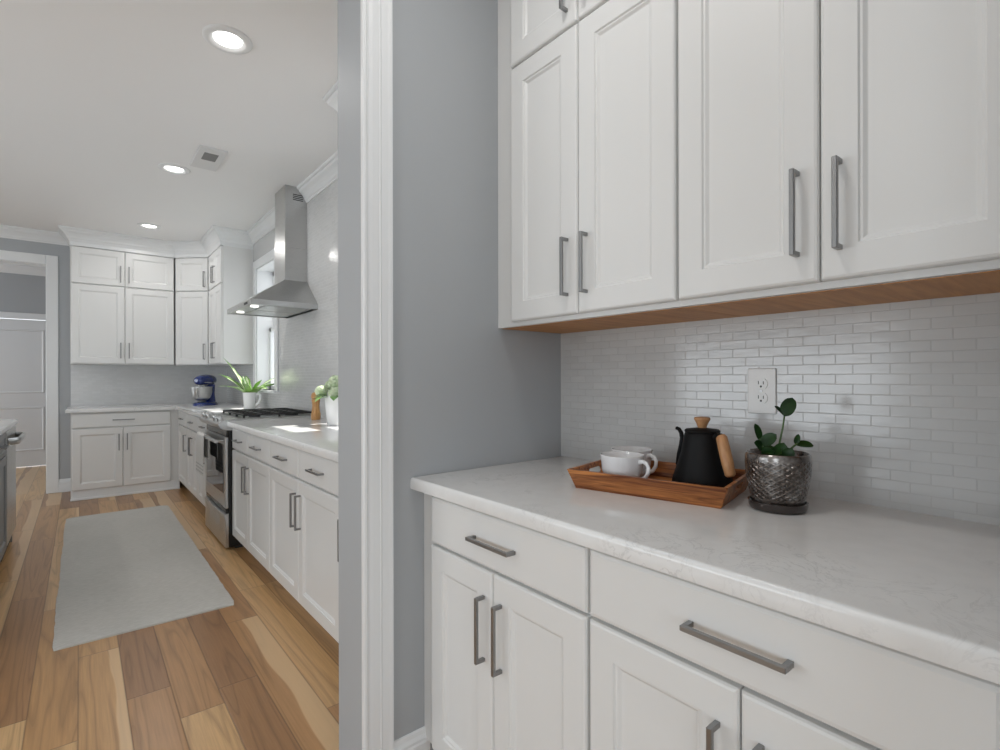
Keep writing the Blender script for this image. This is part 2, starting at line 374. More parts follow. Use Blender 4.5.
# doorway casing in the far wall with jamb lining
b = MB(); cw = 0.098; yy = YF - 0.018
b.box((DX1, yy, 0), (DX1 + cw, YF, DZ + cw), 0.005, 2).box((DX0 - cw, yy, 0), (DX0, YF, DZ + cw), 0.005, 2).box((DX0, yy, DZ), (DX1, YF, DZ + cw), 0.005, 2)
b.box((DX1 - 0.004, YF, 0), (DX1 + 0.004, YF + 0.14, DZ)).box((DX0 - 0.004, YF, 0), (DX0 + 0.004, YF + 0.14, DZ)).box((DX0, YF, DZ - 0.004), (DX1, YF + 0.14, DZ + 0.004))
struct(b.build('trim_3', M['trim']))
def base_profile(h=0.132): return [(0, 0), (0.016, 0), (0.016, h * 0.70), (0.013, h * 0.74), (0.013, h * 0.80), (0.008, h * 0.88), (0.006, h * 0.97), (0.003, h), (0, h)]
struct(MB().sweep([(XS + 0.0905, YS0), (0.84, YS0)], base_profile()).build('baseboard_middle', M['trim']))
struct(MB().sweep([(DX1 + cw, YF), (-0.082, YF)], base_profile(0.14)).build('baseboard_far', M['trim']))
struct(MB().sweep([(-0.205, YH2), (0.4, YH2)], base_profile()).build('baseboard_hall', M['trim']))

# hall door
b = MB()
dx0, dx1, dz = -1.22, -0.30, 2.035
def panel_door(b, x0, x1, z0, z1, y, panels):
    b.box((x0, y, z0), (x1, y + 0.035, z1))
    return b
dr = MB().box((dx0, YH2 + 0.012, 0.008), (dx1, YH2 + 0.045, dz)).build('door_1', M['door']); struct(dr)
for (c0, c1) in ((0.22, 0.83), (1.02, 1.90)):
    x0, x1 = dx0 + 0.11, dx1 - 0.088
    y = YH2 + 0.012
    rs = []
    for ins, dy in ((0, 0), (0.006, -0.008), (0.018, -0.008), (0.03, 0.004), (0.032, 0.004)):
        rs.append([(x0 + ins, y + dy, c0 + ins), (x1 - ins, y + dy, c0 + ins), (x1 - ins, y + dy, c1 - ins), (x0 + ins, y + dy, c1 - ins)])
    MB().rings(rs, True, False, True).build('door_panel', M['door'], dr)
kn = MB().lathe([(0.012, 0), (0.012, 0.03), (0.026, 0.036), (0.03, 0.05), (0.022, 0.062), (0.001, 0.066)], (0, 0, 0), 20).build('door_knob', M['nickel'], dr, True)
kn.location = (dx0 + 0.06, YH2 + 0.012, 0.95); kn.rotation_euler = (PI / 2, 0, 0)
b = MB(); b.box((dx1 - 0.0, YH2 - 0.018, 0), (dx1 + 0.09, YH2, dz + 0.09), 0.004, 1).box((dx0 - 0.09, YH2 - 0.018, 0), (dx0, YH2, dz + 0.09), 0.004, 1).box((dx0, YH2 - 0.018, dz + 0.004), (dx1, YH2, dz + 0.09), 0.004, 1)
struct(b.build('trim_4', M['trim']))

# crown mouldings: (offset from the wall or cabinet face, z)
CR = [(0.0, ZC), (0.0, 2.655), (0.010, 2.655), (0.014, 2.668), (0.020, 2.672), (0.026, 2.690), (0.045, 2.715), (0.064, 2.732), (0.070, 2.748), (0.078, 2.750), (0.085, 2.758), (0.085, ZC)]
CC = [(-0.02, ZC), (-0.02, 2.603), (0.004, 2.603), (0.004, 2.640)] + [(o_ + 0.006, z_) for o_, z_ in CR[3:]] 
XU = 1.13; YU = 6.91; XA = 0.84; YD = 6.63; YE = 5.94
struct(MB().sweep([(-0.08, YF), (-0.08, YU), (XA, YU), (XU, YD), (XU, YE), (tx, YE)], CC).build('trim_5', M['trim']))
HY0, HY1 = 4.25, 4.53     # chimney sides
struct(MB().sweep([(tx, YE), (tx, HY1 + 0.003)], CR).build('trim_6', M['trim']))
struct(MB().sweep([(tx, HY0 - 0.003), (tx, 2.72)], CR).build('trim_7', M['trim']))
struct(MB().sweep([(tx, 2.72), (XU, 2.72), (XU, YS1)], CC).build('trim_8', M['trim']))
struct(MB().sweep([(XL, YF), (-0.086, YF)], CR).build('trim_9', M['trim']))
struct(MB().sweep([(XL, YH2), (0.4, YH2)], [(a, z_) for a, z_ in CR]).build('trim_10', M['trim']))

# ------------------------------------------------------------------ cabinets
def handle(parent, p, length, vertical, y0, name='handle', r=0.0047, mt=None):
    # square bar pull on the front plane y0 (front faces -y), centred at p = (x, z)
    x, z = p; so = 0.030; b = MB(); h = length / 2
    yb = y0 - so
    if vertical:
        b.box((x - r, yb, z - h), (x + r, yb + 2 * r, z + h), 0.0012, 1)
        for q in (-h, h - 2 * r): b.box((x - r, yb + 2 * r - 0.001, z + q), (x + r, y0, z + q + 2 * r), 0.0008, 1)
    else:
        b.box((x - h, yb, z - r), (x + h, yb + 2 * r, z + r), 0.0012, 1)
        for q in (-h, h - 2 * r): b.box((x + q, yb + 2 * r - 0.001, z - r), (x + q + 2 * r, y0, z + r), 0.0008, 1)
    return b.build(name, mt or M['nickel'], parent)
TD = 0.021
def door(parent, x0, x1, z0, z1, st=0.062, mt=None):
    g = 0.0018; x0 += g; x1 -= g; z0 += g; z1 -= g
    prof = [(0, 0), (0, -TD + 0.006), (0.0025, -TD + 0.002), (0.007, -TD), (st, -TD), (st + 0.003, -TD + 0.004), (st + 0.007, -TD + 0.0045), (st + 0.013, -TD + 0.0095), (st + 0.015, -TD + 0.010)]
    rs = [[(x0 + i, y, z0 + i), (x1 - i, y, z0 + i), (x1 - i, y, z1 - i), (x0 + i, y, z1 - i)] for i, y in prof]
    return MB().rings(rs).build('door', mt or M['white'], parent)
def drawer(parent, x0, x1, z0, z1):
    g = 0.0018; x0 += g; x1 -= g; z0 += g; z1 -= g
    prof = [(0, 0), (0, -TD + 0.008), (0.003, -TD + 0.0025), (0.010, -TD)]
    rs = [[(x0 + i, y, z0 + i), (x1 - i, y, z0 + i), (x1 - i, y, z1 - i), (x0 + i, y, z1 - i)] for i, y in prof]
    return MB().rings(rs).build('drawer', M['white'], parent)
def base_cabinet(label, loc, rz, W, depth, drawers, doors, group, flush=False, hl=0.168, hd=0.153, zd=(0.7195, 0.866), zo=(0.104, 0.7145)):
    t = thing('base_cabinet', label, 'cabinet', loc, rz, group)
    MB().box((0, 0, 0.10), (W, depth, 0.877)).build('body', M['carcass'], t)
    if flush: MB().box((0, -0.006, 0), (W, depth, 0.10)).box((-0.004, -0.02, 0), (W, -0.006, 0.022), 0.004, 2).build('toe_kick', M['trim'], t)
    else: MB().box((0, 0.075, 0), (W, depth, 0.10)).build('toe_kick', M['white'], t)
    for x0, x1 in drawers:
        d = drawer(t, x0, x1, *zd); handle(d, ((x0 + x1) / 2, (zd[0] + zd[1]) / 2), hl, False, -TD)
    for x0, x1, side in doors:
        d = door(t, x0, x1, *zo)
        if side: handle(d, ((x1 - 0.035) if side == 'r' else (x0 + 0.035), zo[1] - hd), 0.170, True, -TD)
    return t
def wall_cabinet(label, loc, rz, W, depth, cols, group, z0=1.39, z1=2.603, zs=2.25, zb=1.406, under=True, hb=0.058, loff=0.0):
    t = thing('wall_cabinet', label, 'cabinet', loc, rz, group)
    MB().box((0, 0, z0), (W, depth, z1)).build('body', M['carcass'], t)
    if under: MB().box((loff + 0.0005, 0.02, z0 - 0.0015), (W - 0.0005, depth - 0.002, z0 + 0.004)).build('underside', M['maple'], t)['label'] = 'unpainted wooden underside'
    for x0, x1, side in cols:
        d = door(t, x0, x1, zb, zs - 0.003); hx = (x1 - 0.039) if side == 'r' else (x0 + 0.035)
        handle(d, (hx, zb + hb + 0.087), 0.170, True, -TD)
        d = door(t, x0, x1, zs + 0.003, z1 - 0.004); handle(d, (hx, zs + 0.045 + 0.089), 0.178, True, -TD)
    return t
R90 = -PI / 2
# pantry base run (front faces -X; local x runs toward the camera)
XP = 0.828
G1 = 'white base cabinets under the pantry counter'
base_cabinet('white base cabinet with two doors beside the grey wall end, under the pantry counter', (XP, YS0 - 0.0015, 0), R90, 0.6805, XW - XP - 0.009, [(0.070, 0.6785)], [(0.070, 0.368, 'r'), (0.368, 0.6785, 'l')], G1, hd=0.152, zd=(0.7255, 0.868), zo=(0.11, 0.722))
base_cabinet('white base cabinet with wide drawer, nearest the camera under the pantry counter', (XP, YS0 - 0.6825, 0), R90, 0.680, XW - XP - 0.009, [(0.003, 0.622)], [(0.003, 0.315, 'r'), (0.315, 0.622, 'l')], G1, hd=0.152, zd=(0.7255, 0.868), zo=(0.11, 0.722))
G2 = 'tall white wall cabinets over the pantry counter'
XQ = 1.128
wall_cabinet('white wall cabinet hung against the grey wall end, two tall doors over the tray', (XQ, YS0 - 0.0015, 0), R90, 0.7015, XW - XQ - 0.001, [(0.088, 0.3865, 'r'), (0.3865, 0.700, 'l')], G2, zb=1.402, zs=2.246, hb=0.053)
wall_cabinet('white wall cabinet with two wide tall doors above the dark plant pot', (XQ, YS0 - 0.7035, 0), R90, 0.6605, XW - XQ - 0.001, [(0.002, 0.308, 'r'), (0.308, 0.61, 'l')], G2, zb=1.402, zs=2.246, hb=0.053)
# kitchen right base run
XK = 0.853
G3 = 'white base cabinets along the kitchen right wall'
dK = XW - XK - 0.009
DR = (0.722, 0.866)
base_cabinet('white base cabinet with two drawers over two doors right beside the range', (XK, 4.015, 0), R90, 0.925, dK, [(0.003, 0.43), (0.433, 0.922)], [(0.003, 0.4315, 'r'), (0.4315, 0.922, 'l')], G3, hl=0.16)
base_cabinet('white base cabinet with two drawers over two doors, second from the range toward the camera', (XK, 3.09, 0), R90, 1.04, dK, [(0.003, 0.4985), (0.5015, 1.037)], [(0.003, 0.5, 'r'), (0.5, 1.037, 'l')], G3, hl=0.16)
base_cabinet('white base cabinet half hidden behind the grey wall end', (XK, 2.05, 0), R90, 0.494, dK, [(0.003, 0.491)], [(0.003, 0.491, 'l')], G3, hl=0.16)
base_cabinet('narrow-looking white base cabinet in the far corner beyond the range, single door', (XK, 6.62, 0), R90, 0.609, dK, [(0.03, 0.607)], [(0.03, 0.607, 'r')], G3, hl=0.14)
base_cabinet('white two-door base cabinet between the corner cabinet and the one touching the range', (XK, 6.01, 0), R90, 0.61, dK, [(0.003, 0.607)], [(0.003, 0.305, 'r'), (0.305, 0.607, 'l')], G3, hl=0.14)
base_cabinet('white two-door base cabinet touching the far side of the range', (XK, 5.40, 0), R90, 0.612, dK, [(0.003, 0.609)], [(0.003, 0.306, 'r'), (0.306, 0.609, 'l')], G3, hl=0.14)
# far base cabinet
YFB = 6.635
base_cabinet('white base cabinet with one wide drawer and two doors on the far wall', (-0.075, YFB, 0), 0, 0.925, YF - YFB - 0.001, [(0.008, 0.842)], [(0.008, 0.42, 'r'), (0.42, 0.842, 'l')], 'white base cabinets on the kitchen far wall', True, hl=0.185, zo=(0.098, 0.7145))
# far wall cabinets
G4 = 'white wall cabinets in the kitchen corner'
wall_cabinet('white wall cabinet on the far wall, pair of tall doors above the wide drawer', (-0.08, YU + TD, 0), 0, XA + 0.08 - 0.002, YF - YU - TD - 0.001, [(0.006, 0.46, 'r'), (0.46, 0.914, 'l')], G4, z0=1.372, zb=1.378, zs=2.216, under=False)
# diagonal corner cabinet: a five-sided box
t = thing('wall_cabinet', 'white diagonal corner wall cabinet above the blue mixer', 'cabinet', (XA, YU, 0), math.atan2(YD - YU, XU - XA), G4)
L = math.hypot(XU - XA, YD - YU)
rzm = Matrix.Rotation(-math.atan2(YD - YU, XU - XA), 2)
poly = [rzm @ (Vector(p) - Vector((XA, YU))) for p in ((XA + 0.0155, YU + 0.016), (XU + 0.0155, YD + 0.016), (XW - 0.001, YD + 0.016), (XW - 0.001, YF - 0.001), (XA + 0.0155, YF - 0.001))]
MB().prism([tuple(p) for p in poly], 1.372, 2.603).build('body', M['carcass'], t)
dd = []
for z0, z1, hz in ((1.378, 2.213, 1.525), (2.219, 2.599, 2.35)):
    d = door(t, 0.004, L - 0.004, z0, z1, 0.06); d.location = (0, TD, 0)
    handle(d, (L - 0.042, hz), 0.178, True, -TD)
wall_cabinet('white wall cabinet with plain end panel beside the window', (XU + TD, YD - 0.004, 0), R90, YD - YE - 0.004, XW - XU - TD - 0.009, [(0.02, 0.34, 'r'), (0.34, 0.676, 'l')], G4, z0=1.372, zb=1.378, zs=2.216, under=False)
wall_cabinet('white wall cabinet at top of kitchen right wall, only its crown corner showing', (XU + TD, 2.72, 0), R90, 2.72 - YS1, XW - XU - TD - 0.009, [(0.003, 0.58, 'r'), (0.58, 1.16, 'l')], 'white wall cabinet near the opening', z0=1.372, zb=1.378, zs=2.216, under=False)

# countertops
def countertop(name, label, poly, bev=0.011):
    o = MB().prism(poly, 0.8775, 0.915, 'z')
    bm = o.bm; back = lambda e: all(v.co.x > tx - 0.002 for v in e.verts) or all(v.co.y > YF - 0.012 for v in e.verts)   # edges against the tile stay square
    top = [e for e in bm.edges if all(abs(v.co.z - 0.915) < 1e-5 for v in e.verts) and not back(e)]
    bmesh.ops.bevel(bm, geom=top, offset=bev, segments=4, profile=0.5, affect='EDGES')
    bot = [e for e in bm.edges if len(e.verts) == 2 and all(abs(v.co.z - 0.8775) < 1e-5 for v in e.verts)]
    bmesh.ops.bevel(bm, geom=bot, offset=0.004, segments=2, profile=0.5, affect='EDGES')
    return tag(o.build(name, M['quartz'], None, True, 35), label, 'countertop')
countertop('countertop', 'white veined quartz countertop holding the tray, in the pantry', [(0.780, 0.0215), (tx, 0.0215), (tx, YS0 - 0.001), (0.780, YS0 - 0.001)])
countertop('countertop', 'white quartz countertop with sun patch between range and grey wall end', [(0.80, YS1 + 0.001), (tx, YS1 + 0.001), (tx, 4.018), (0.80, 4.018)])
countertop('countertop', 'white L-shaped quartz countertop in the far kitchen corner under the mixer', [(0.80, 4.782), (tx, 4.782), (tx, YF - 0.009), (-0.115, YF - 0.009), (-0.115, 6.58), (0.80, 6.58)])

# ------------------------------------------------------------------ range
RY0, RY1 = 4.022, 4.778; RW = RY1 - RY0
t = thing('range', 'stainless slide-in gas range with black oven window between the white base cabinets', 'stove', (0.80, RY1, 0), R90)
# local: x along the front (0 = far side), y into the wall, front of oven door at y = -0.008
MB().box((0.004, 0.013, 0.018), (RW - 0.004, 0.640, 0.905), 0.002, 1).build('body', M['black'], t)
MB().box((0.02, 0.06, 0.0), (RW - 0.02, 0.60, 0.018)).build('plinth', M['dark'], t)
d = MB().box((0.003, -0.008, 0.295), (RW - 0.003, 0.012, 0.800), 0.005, 2).build('oven_door', M['steel'], t)
MB().box((0.065, -0.0105, 0.395), (RW - 0.065, -0.006, 0.745), 0.001, 1).build('window', M['ovenglass'], d)['label'] = 'dark glass oven window'
b = MB(); b.tube([(0.05, -0.058, 0.772), (RW - 0.05, -0.058, 0.772)], 0.013, 16)
for x in (0.075, RW - 0.075): b.tube([(x, -0.056, 0.772), (x, -0.005, 0.772)], 0.009, 12)
b.build('oven_handle', M['steel'], d, True, 40)
b = MB()   # storage drawer with a curved grip lip
n = 14
prof = []
for i in range(n + 1):
    x = 0.003 + (RW - 0.006) * i / n; s_ = math.sin(PI * i / n)
    prof.append([(x, 0.012, 0.020), (x, -0.008, 0.020), (x, -0.008, 0.215 + 0.0), (x, -0.012 - 0.014 * s_, 0.236), (x, -0.010 - 0.014 * s_, 0.252), (x, 0.0, 0.258), (x, 0.012, 0.258)])
b.rings(prof); b.build('storage_drawer', M['steel'], t, True, 30)
MB().box((0.02, -0.004, 0.262), (RW - 0.02, 0.012, 0.291)).build('gap_strip', M['black'], t)
# control panel: wedge with a curved belly
pr = [(0.055, 0.930), (0.0, 0.925), (-0.046, 0.905), (-0.053, 0.896), (-0.050, 0.884), (-0.038, 0.868), (-0.020, 0.857), (0.0, 0.851), (0.034, 0.849), (0.055, 0.87)]
b = MB(); b.prism([(y, z) for y, z in pr], 0.0, RW, 'x', 0.0); cp = b.build('control_panel', M['steel'], t, True, 35)
MB().box((0.01, 0.0, 0.803), (RW - 0.01, 0.012, 0.850)).build('vent_slot', M['black'], t)
ax = Vector((0, -0.40, 0.92)).normalized()
for k in range(5):
    x = 0.09 + k * (RW - 0.18) / 4
    if k == 2: continue
    kb = MB().lathe([(0.024, 0), (0.024, 0.006), (0.019, 0.008), (0.0185, 0.030), (0.016, 0.034), (0.001, 0.034)], (0, 0, 0), 24).build('knob', M['steel'], t, True, 35)
    kb.location = (x, -0.022, 0.914); kb.rotation_euler = ax.to_track_quat('Z', 'Y').to_euler()
MB().box((RW / 2 - 0.05, -0.002, 0.9265), (RW / 2 + 0.05, 0.035, 0.930)).build('display', M['ovenglass'], t)
MB().box((0.0, 0.055, 0.905), (RW, 0.640, 0.925), 0.004, 1).build('cooktop', M['steel'], t)
MB().box((0.03, 0.075, 0.9245), (RW - 0.03, 0.625, 0.928), 0.002, 1).build('burner_tray', M['steel'], t)
for (x, y, r) in ((0.15, 0.22, 0.045), (0.15, 0.49, 0.036), (RW / 2, 0.355, 0.05), (RW - 0.15, 0.22, 0.04), (RW - 0.15, 0.49, 0.05)):
    MB().lathe([(r, 0.928), (r, 0.937), (r * 0.8, 0.939), (r * 0.8, 0.944), (r * 0.7, 0.947), (0.001, 0.948)], (x, y, 0), 24).build('burner', M['iron'], t, True, 40)
gw = (RW - 0.06) / 3
for k in range(3):
    x0 = 0.03 + k * gw + 0.003; x1 = x0 + gw - 0.006; y0, y1 = 0.115, 0.62; b = MB(); h0, h1 = 0.943, 0.956; r = 0.006
    for x in (x0 + r, x1 - r): b.box((x - r, y0, h0), (x + r, y1, h1), 0.002, 1)
    for y in (y0 + r, (y0 + y1) / 2, y1 - r): b.box((x0, y - r, h0), (x1, y + r, h1), 0.002, 1)
    xm = (x0 + x1) / 2
    b.box((xm - r, y0, h0), (xm + r, y1, h1), 0.002, 1)
    for y in ((y0 * 3 + y1) / 4, (y0 + 3 * y1) / 4): b.box((x0, y - r, h0), (x1, y + r, h1), 0.002, 1)
    for x in (x0 + r, x1 - r):
        for y in (y0 + r, (y0 + y1) / 2, y1 - r): b.box((x - r, y - r, 0.928), (x + r, y + r, h0 + 0.002))
    b.build('grate', M['iron'], t)

# towel draped over the oven handle (world position)
b = MB(); hx, hz = 0.80 - 0.058, 0.772
def towel_row(y, k):
    wv = 0.003 * math.sin(k * 2.3) ; R_ = 0.0155
    o = [(hx - R_ - 0.004 - wv, 0.475 + 0.004 * math.sin(k * 1.1)), (hx - R_ - 0.003 - wv * 0.8, 0.56), (hx - R_ - 0.002 - wv * 0.5, 0.66), (hx - R_, 0.772)]
    for a in range(1, 8): o.append((hx - R_ * math.cos(PI * a / 8), hz + R_ * math.sin(PI * a / 8)))
    o += [(hx + R_, 0.772), (hx + R_ + 0.001, 0.70), (hx + R_ + 0.001 + wv * 0.3, 0.60)]
    return o
rows = []
for k in range(13):
    y = 4.44 + 0.29 * k / 12; o = towel_row(y, k)
    inn = []
    for i, (x, z) in enumerate(o):
        a = Vector(o[max(i - 1, 0)]); c = Vector(o[min(i + 1, len(o) - 1)]); d_ = (c - a).normalized(); nrm = Vector((d_.y, -d_.x))
        inn.append((x + (-d_.y) * 0.0034, z + d_.x * 0.0034))
    rows.append([(x, y, z) for x, z in o] + [(x, y, z) for x, z in reversed(inn)])
b.rings(rows); tag(b.build('dish_towel', M['towel'], None, True, 50), 'white cotton towel with grey end stripes hanging on the oven handle', 'towel')

# ------------------------------------------------------------------ range hood
t = thing('range_hood', 'stainless chimney range hood on the tiled wall above the range', 'range hood', (tx, 4.39, 1.757))
hy0, hy1, hxf = 4.005, 4.775, 0.955
def rect(x0, x1, y0, y1, z): return [(x0, y0, z), (x1, y0, z), (x1, y1, z), (x0, y1, z)]
off = (tx, 4.39, 1.757)
b = MB(); b.rings([rect(hxf + 0.012, tx, hy0 + 0.012, hy1 - 0.012, 1.7665), rect(hxf + 0.012, tx, hy0 + 0.012, hy1 - 0.012, 1.757), rect(hxf, tx, hy0, hy1, 1.757), rect(hxf, tx, hy0, hy1, 1.797), rect(1.262, tx, HY0 - 0.005, HY1 + 0.005, 2.005), rect(1.262, tx, HY0 - 0.005, HY1 + 0.005, 2.012)])
cn = b.build('canopy', M['steel'], t, False, None, off)
MB().box((1.267, HY0, 2.0), (tx, HY1, 2.40)).build('lower_chimney', M['steel'], t, False, None, off)
b = MB(); b.box((1.270, HY0 + 0.003, 2.395), (tx, HY1 - 0.003, ZC - 0.001)); ch = b.build('upper_chimney', M['steel'], t, False, None, off)
b = MB()
for k in range(4): b.box((1.33 + 0.0, HY0 + 0.0015, 2.66 + k * 0.014), (1.41, HY0 + 0.004, 2.667 + k * 0.014))
b.build('vent_slots', M['dark'], ch, False, None, off)
for k in range(2):
    y0 = hy0 + 0.06 + k * 0.33; b = MB(); b.box((hxf + 0.12, y0, 1.7605), (tx - 0.05, y0 + 0.31, 1.7665), 0.001, 1)
    for j in range(14): b.box((hxf + 0.135 + j * 0.0225, y0 + 0.02, 1.7590), (hxf + 0.147 + j * 0.0225, y0 + 0.29, 1.7612))
    b.build('grease_filter', M['steel'], t, False, None, off)
for y in (4.17, 4.61): MB().lathe([(0.028, 0), (0.028, 0.008)], (hxf + 0.065, y, 1.758), 20).build('hood_light', M['hoodlens'], t, False, None, off)
b = MB(); b.box((hxf - 0.0015, 4.10, 1.768), (hxf + 0.001, 4.20, 1.786)); b.build('button_panel', M['dark'], t, False, None, off)

# ------------------------------------------------------------------ island, dishwasher
XI = -0.365
t = thing('kitchen_island', 'dark grey kitchen island base at the left edge of the photo', 'island', (-0.9, 4.2, 0))
off = (-0.9, 4.2, 0); xf = XI - 0.03
MB().box((-1.35, 3.1, 0.10), (xf, 4.655, 0.877)).box((-1.35, 5.268, 0.0), (xf, 5.285, 0.877)).box((-1.35, 4.655, 0.10), (-1.0, 5.268, 0.877)).build('body', M['grey'], t, False, None, off)
MB().box((-1.30, 3.15, 0), (xf - 0.07, 4.655, 0.10)).build('toe_kick', M['grey'], t, False, None, off)
for k in range(3):
    y1 = 4.65 - k * 0.5; y0 = y1 - 0.49
    def fr(z0, z1, st, nm):
        prof = [(0, 0), (0, 0.016), (0.004, 0.02), (st, 0.02), (st + 0.006, 0.013), (st + 0.01, 0.012)]
        return MB().rings([[(xf + d_, y0 + i, z0 + i), (xf + d_, y1 - i, z0 + i), (xf + d_, y1 - i, z1 - i), (xf + d_, y0 + i, z1 - i)] for i, d_ in prof]).build(nm, M['grey'], t, False, None, off)
    d = fr(0.722, 0.866, 0.03, 'drawer'); MB().box((xf + 0.020, (y0 + y1) / 2 - 0.08, 0.79), (xf + 0.05, (y0 + y1) / 2 + 0.08, 0.80), 0.001, 1).build('handle', M['nickel'], d, False, None, off)
    d = fr(0.105, 0.714, 0.055, 'door')
countertop('countertop', 'white quartz countertop on the grey island at the left edge', [(-1.6, 2.9), (XI, 2.9), (XI, 5.31), (-1.6, 5.31)])
t = thing('dishwasher', 'stainless dishwasher with bar handle built into the grey island', 'dishwasher', (xf, 4.96, 0))
off = (xf, 4.96, 0); y0, y1 = 4.66, 5.264
MB().box((-0.95, y0 + 0.004, 0.02), (xf - 0.005, y1 - 0.004, 0.868)).build('tub', M['dark'], t, False, None, off)
d = MB().box((xf - 0.005, y0, 0.115), (xf + 0.022, y1, 0.868), 0.004, 1).build('door', M['steel'], t, False, None, off)
b = MB(); n = 16; pts = []
for i in range(n + 1):
    a = i / n; pts.append((xf + 0.020 + 0.052 * min(1, math.sin(PI * a) * 3.2), y0 + 0.03 + (y1 - y0 - 0.06) * a, 0.80))
b.tube(pts, 0.011, 10, 2.2); b.build('handle', M['steel'], d, True, 50, off)
MB().box((xf - 0.05, y0 + 0.01, 0.0), (xf - 0.03, y1 - 0.01, 0.112)).build('toe_panel', M['dark'], t, False, None, off)

# ------------------------------------------------------------------ ceiling things
def can_light(x, y, label, first=[None]):
    if first[0] is None:
        t = thing('recessed_light', label, 'ceiling light', (x, y, ZC), 0, 'recessed ceiling lights')
        MB().lathe([(0.058, -0.0008), (0.070, -0.010), (0.076, -0.013), (0.096, -0.009), (0.102, -0.004), (0.103, 0.0), (0.058, -0.0008)], (0, 0, 0), 48, False, False).build('trim_ring', M['trim'], t, True, 50)
        MB().lathe([(0.060, -0.0012), (0.056, -0.0025), (0.001, -0.0025)], (0, 0, 0), 40, False, True).build('lens', M['lens'], t, True)['label'] = 'lit white lens'
        first[0] = t
    else: t = copy_thing(first[0], (x, y, ZC), 0, label)
    lamp('AREA', 'lamp', (x, y, ZC - 0.012), (0, 0, -1), 3.6, (1, 0.98, 0.955), shape='DISK', size=0.12)
    return t
can_light(0.525, 2.60, 'largest recessed ceiling light, nearest the opening')
can_light(0.540, 4.45, 'recessed ceiling light beside the square vent plate')
can_light(0.545, 6.27, 'farthest recessed ceiling light, near the far wall cabinets')
lamp('AREA', 'lamp_pantry', (0.50, 0.75, ZC - 0.012), (0, 0, -1), 3.6, (1, 0.98, 0.955), shape='DISK', size=0.12)
for y in (1.0, 3.0, 5.0): lamp('AREA', 'lamp_row', (-1.6, y, ZC - 0.012), (0, 0, -1), 3.6, (1, 0.98, 0.955), shape='DISK', size=0.12)
t = thing('ceiling_vent', 'square white ceiling vent plate with small grey grille', 'vent', (0.70, 4.08, ZC))
off = (0.70, 4.08, ZC)
MB().box((0.615, 3.88, ZC - 0.012), (0.785, 4.29, ZC), 0.003, 1).build('plate', M['plate'], t, False, None, off)
b = MB(); b.box((0.657, 3.963, ZC - 0.0145), (0.743, 4.097, ZC - 0.0115))
b.build('grille', M['grille'], t, False, None, off)

# ------------------------------------------------------------------ rug
def rug():
    x0, x1, y0, y1 = -0.10, 0.645, 3.03, 5.82; nx, ny = 16, 60; b = MB(); rnd = random.Random(3)
    rs = []
    edge = [rnd.uniform(-0.006, 0.006) for _ in range(ny + 1)]
    for j in range(ny + 1):
        y = y0 + (y1 - y0) * j / ny; r = []
        dl = 0.003 * math.sin(j * 0.35) + edge[j] * 0.4
        cr = 0.008 * (j in (0, ny))
        xs = [x0 + dl + cr + (x1 - x0 - 2 * cr + 0.4 * edge[j] - dl) * i / nx for i in range(nx + 1)]
        top = [(x, y, 0.0135 - (0.006 if i in (0, nx) else 0) - (0.006 if j in (0, ny) else 0)) for i, x in enumerate(xs)]
        rs.append([(xs[0], y, 0.0)] + top + [(xs[-1], y, 0.0)])
    b.rings(rs); return b.build('runner_rug', M['rug'], None, True, 60)
tag(rug(), 'pale grey-beige runner rug lying on the wood floor', 'rug')

# ------------------------------------------------------------------ stand mixer
t = thing('stand_mixer', 'cobalt blue stand mixer with steel bowl in the far counter corner', 'mixer', (1.10, 6.62, 0.915), math.radians(230))
# local: +x is the front (bowl side)
def ell(cx, cy, z, rx, ry, n=28, p=2.0): 
    return [(cx + rx * math.copysign(abs(math.cos(a)) ** (2 / p), math.cos(a)), cy + ry * math.copysign(abs(math.sin(a)) ** (2 / p), math.sin(a)), z) for a in [2 * PI * k / n for k in range(n)]]
b = MB(); b.rings([ell(0.0, 0, 0, 0.155, 0.098, 32, 2.6), ell(0.0, 0, 0.018, 0.157, 0.10, 32, 2.6), ell(-0.005, 0, 0.032, 0.145, 0.088, 32, 2.6), ell(-0.01, 0, 0.038, 0.13, 0.075, 32, 2.6)]); b.build('base', M['blue'], t, True, 60)
b = MB(); b.rings([ell(-0.085, 0, 0.03, 0.066, 0.062), ell(-0.095, 0, 0.07, 0.050, 0.052), ell(-0.10, 0, 0.13, 0.040, 0.046), ell(-0.095, 0, 0.19, 0.044, 0.05), ell(-0.085, 0, 0.235, 0.056, 0.058)]); b.build('column', M['blue'], t, True, 60)
b = MB(); rs = []
for x, ry, rz_, cz in ((-0.158, 0.004, 0.004, 0.285), (-0.155, 0.030, 0.032, 0.285), (-0.140, 0.050, 0.050, 0.285), (-0.10, 0.060, 0.060, 0.284), (-0.03, 0.065, 0.064, 0.284), (0.05, 0.064, 0.062, 0.283), (0.11, 0.058, 0.055, 0.281), (0.145, 0.046, 0.043, 0.279), (0.158, 0.034, 0.032, 0.278), (0.160, 0.004, 0.004, 0.278)):
    rs.append([(x, ry * math.cos(a), cz + rz_ * math.sin(a)) for a in [2 * PI * k / 28 for k in range(28)]])
b.rings(rs); hd = b.build('motor_head', M['blue'], t, True, 60)
b = MB(); rs = []
for x, sc_ in ((-0.12, 1.012), (0.10, 1.016)):
    rr = 0.0655 if x < 0 else 0.0605
    rs.append([(x, rr * sc_ * math.cos(a), 0.283 + rr * sc_ * math.sin(a)) for a in [2 * PI * k / 28 for k in range(28)]])
bb = MB(); bb.rings([ell(0.0, 0, 0.254, 0.150, 0.0665, 32, 2.4), ell(0.0, 0, 0.262, 0.150, 0.0675, 32, 2.4)]); bb.build('trim_band', M['chrome'], hd, True, 60)
b.bm.free()
